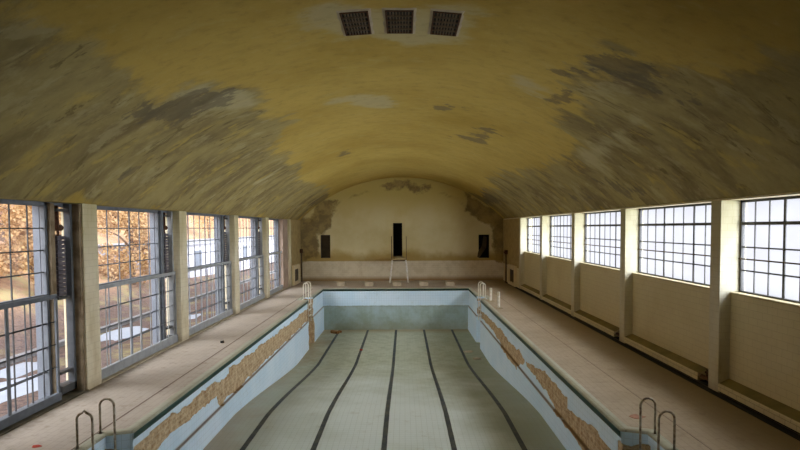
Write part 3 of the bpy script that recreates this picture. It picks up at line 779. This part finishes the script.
flake('rubble_pile', 'brown rubble heap on the pool floor in the far left corner', 'rubble', (-4.1, 33.2, -2.54), .45, M['debris'], 14, .12, 3)
flake('plaster_fragment', 'larger pale plaster fragment on the pool floor by the right wall', 'plaster fragment', (3.25, 27.9, -2.54), .3, M['concrete'], 10, .05, 6)
flake('plaster_fragment', 'smaller pale plaster fragment on the pool floor by the right wall', 'plaster fragment', (3.45, 26.4, -2.54), .24, M['concrete'], 9, .05, 9)
flake('rust_clump', 'small reddish clump on the second dark lane line from the left', 'debris', (-2.2, 28.4, -2.53), .12, M['red_leaf'], h=.04, seed=11)

# ------------------------------------------------------------------ outdoors
bm = BM(); xs = [WL - .3, -9, -11, -13, -15, -17, -20, -24, -28, -34, -42, -60]; yy = [-15 + 5 * j for j in range(46)]
def hg(x, y):
    h = clamp((-13 - x) / 26) ** 1.1 * 13 * clamp((52 - y) / 22) + clamp((-22 - x) / 25) * 10 * (1 - clamp((52 - y) / 22))
    return -.14 + h + .15 * noise.noise((x * .3, y * .3, 0)) * clamp((-12 - x) / 3)
g = [[bm.verts.new((x, y, hg(x, y))) for x in xs] for y in yy]
for j in range(len(yy) - 1):
    for i in range(len(xs) - 1): bm.faces.new((g[j][i], g[j][i + 1], g[j + 1][i + 1], g[j + 1][i]))
struct('ground', bm, M['ground'], smooth='keep')
bm = BM(); quad(bm, (WR + .3, -15, -.3), (60, -15, -.3), (60, 120, -.3), (WR + .3, 120, -.3)); bm.free()
bm = BM(); box(bm, -11.55, -11.3, 4, 60, -.2, .02, .02); tag(obj('kerb', bm, M['kerb']), 'long grey kerb outside the left windows', 'kerb')
for i, (x, y, rx, ry, lab) in enumerate(((-9.5, 13.3, .75, 1.6, 'thin snow patch on the ground outside the nearest left window'), (-10.6, 15.2, .5, 1.0, 'small snow patch beside the kerb outside the nearest left window'), (-10.4, 20.4, .7, 1.5, 'snow patch on the ground outside the second left window'), (-9.4, 24.2, .4, 1.0, 'narrow snow patch close to the wall outside the second left window'))):
    bm = BM(); n = 26; c = bm.verts.new((0, 0, .05)); ring = []
    for k in range(n):
        a = 2 * pi * k / n; r = 1 + .45 * noise.noise((cos(a) * 2 + i * 5, sin(a) * 2, i)); ring.append(bm.verts.new((cos(a) * rx * r, sin(a) * ry * r, .0)))
    for k in range(n): bm.faces.new((c, ring[k], ring[(k + 1) % n]))
    o = obj('snow_patch', bm, M['snow']); o.location = (x, y, -.13); tag(o, lab, 'snow')
# low white building beyond
b = thing('outbuilding', 'long low white building beyond the far left windows', 'building', (-15, 36, -.14))
bm = BM(); box(bm, -5, 0, 0, 80, 0, 2.75); obj('wall', bm, M['render_white'], b)
bm = BM(); box(bm, -5.2, .25, -.25, 80.2, 2.75, 2.88, .02); obj('roof', bm, M['roof'], b)
for y in (4, 10, 16, 22, 29, 36):
    bm = BM(); box(bm, -.02, .03, y, y + 1.3, 1.1, 2.3); o = obj('window', bm, M['dkglass'], b)
def tree(name, label, x, y, h, r, mat, nleaf, seed, z0=None):
    rnd = random.Random(seed); z = hg(x, y) if z0 is None else z0
    t = thing(name, label, 'tree', (x, y, z - .1), 0, 'autumn trees outside the left windows')
    bm = BM(); tube(bm, [(0, 0, 0), (.06 * h * rnd.uniform(-1, 1) * .5, 0, h * .4), (0, .1, h * .85)], [.16, .11, .03], 8)
    for k in range(7):
        a = rnd.uniform(0, 2 * pi); zz = h * rnd.uniform(.25, .7)
        tube(bm, [(0, 0, zz), (cos(a) * r * .5, sin(a) * r * .5, zz + r * .4), (cos(a) * r * .9, sin(a) * r * .9, zz + r * .55)], [.07, .045, .012], 5)
    obj('trunk', bm, M['bark'], t)
    bm = BM(); bl = [(rnd.uniform(-.6, .6) * r, rnd.uniform(-.6, .6) * r, h * rnd.uniform(.2, .95), r * rnd.uniform(.35, .6)) for _ in range(14)]
    for k in range(nleaf):
        cx, cy, cz, cr = rnd.choice(bl); v = Vector((rnd.gauss(0, 1), rnd.gauss(0, 1), rnd.gauss(0, 1))).normalized() * cr * rnd.uniform(.6, 1.05)
        p = Vector((cx, cy, max(cz + v.z, .15))) + Vector((v.x, v.y, 0)); u = Vector((rnd.gauss(0, 1), rnd.gauss(0, 1), rnd.gauss(0, 1))).normalized(); w = u.orthogonal().normalized(); s = rnd.uniform(.05, .11)
        quad(bm, p - u * s, p - w * s * .7, p + u * s, p + w * s * .7)
    obj('foliage', bm, mat, t, smooth='keep')
T = [(-16.0, 15, 5.0, 2.1, 'leaf_b', 'bushy pinkish brown tree on the slope outside the nearest left window'), (-19, 20.5, 6.0, 2.3, 'leaf_a', 'amber tree on the slope behind the nearest and second left windows'),
     (-15.5, 23.5, 4.8, 1.7, 'leaf_c', 'golden small tree outside the second left window'), (-20.5, 28.5, 6.5, 2.6, 'leaf_b', 'large pinkish brown tree seen through the second left window'),
     (-15.2, 31.2, 5, 1.8, 'leaf_c', 'golden tree standing in front of the white building corner'), (-26, 37, 8, 3.0, 'leaf_a', 'amber tree rising behind the white building, near end'),
     (-26, 46.5, 9, 3.0, 'leaf_c', 'golden tree rising behind the white building, second along'), (-26.5, 56, 9, 3.2, 'leaf_a', 'amber tree rising behind the white building, third along'),
     (-27, 67, 10, 3.6, 'leaf_b', 'pinkish brown tree rising behind the white building, fourth along'), (-27.5, 79, 10, 3.8, 'leaf_c', 'golden tree rising behind the white building, fifth along'), (-29, 95, 11, 4.5, 'leaf_a', 'amber tree rising behind the white building, sixth along'), (-30, 115, 12, 5, 'leaf_c', 'golden tree rising behind the white building, far end'),
     (-25, 17, 6.5, 2.6, 'leaf_a', 'amber tree high on the slope outside the nearest left window'), (-29, 27, 6.5, 3, 'leaf_c', 'golden tree high on the slope outside the second left window')]
for i, (x, y, h, r, m, lab) in enumerate(T):
    tree('autumn_tree', lab, x, y, h, r, M[m], 6500, 40 + i)

# ------------------------------------------------------------------ light
W = bpy.data.worlds.new('overcast_sky'); bpy.context.scene.world = W; W.use_nodes = True
bg = W.node_tree.nodes['Background']; bg.inputs[0].default_value = (.90, .93, 1.0, 1); bg.inputs[1].default_value = .8
def sun(name, d, e, ang, col):
    l = bpy.data.lights.new(name, 'SUN'); l.energy = e; l.angle = radians(ang); l.color = col
    o = bpy.data.objects.new(name, l); C.objects.link(o)
    o.rotation_euler = Vector(d).to_track_quat('-Z', 'Y').to_euler(); o.location = (0, 15, 20); return o
sun('sky_fill_left', (.85, .58, -.28), 15.5, 90, (.93, .96, 1))  # added broad sun, lifts the interior beyond what the sky gives
sun('sky_fill_right', (-.85, .24, -.12), 25, 105, (.91, .96, 1))  # added interior fill, also reaches the vault from below the horizon

# ------------------------------------------------------------------ camera
cam = bpy.data.cameras.new('camera'); co = bpy.data.objects.new('camera', cam); C.objects.link(co)
cam.sensor_width = 36; cam.lens = 560 / 800 * 36; cam.shift_y = 26.5 / 800; cam.clip_end = 400
pitch, roll, yaw = radians(-2.4), .006, .00732
fw = Vector((-sin(yaw) * cos(pitch), cos(yaw) * cos(pitch), sin(pitch))); r = Vector((cos(yaw), sin(yaw), 0)); u = r.cross(fw)
r2 = r * cos(roll) - u * sin(roll); u2 = r * sin(roll) + u * cos(roll)
mw = Matrix((r2, u2, -fw)).transposed().to_4x4(); mw.translation = (0, 0, 3.7); co.matrix_world = mw
sc = bpy.context.scene; sc.camera = co
sc.view_settings.view_transform = 'Standard'; sc.view_settings.look = 'None'; sc.view_settings.exposure = 0
sc.cycles.max_bounces = 10; sc.cycles.diffuse_bounces = 5; sc.cycles.transparent_max_bounces = 16
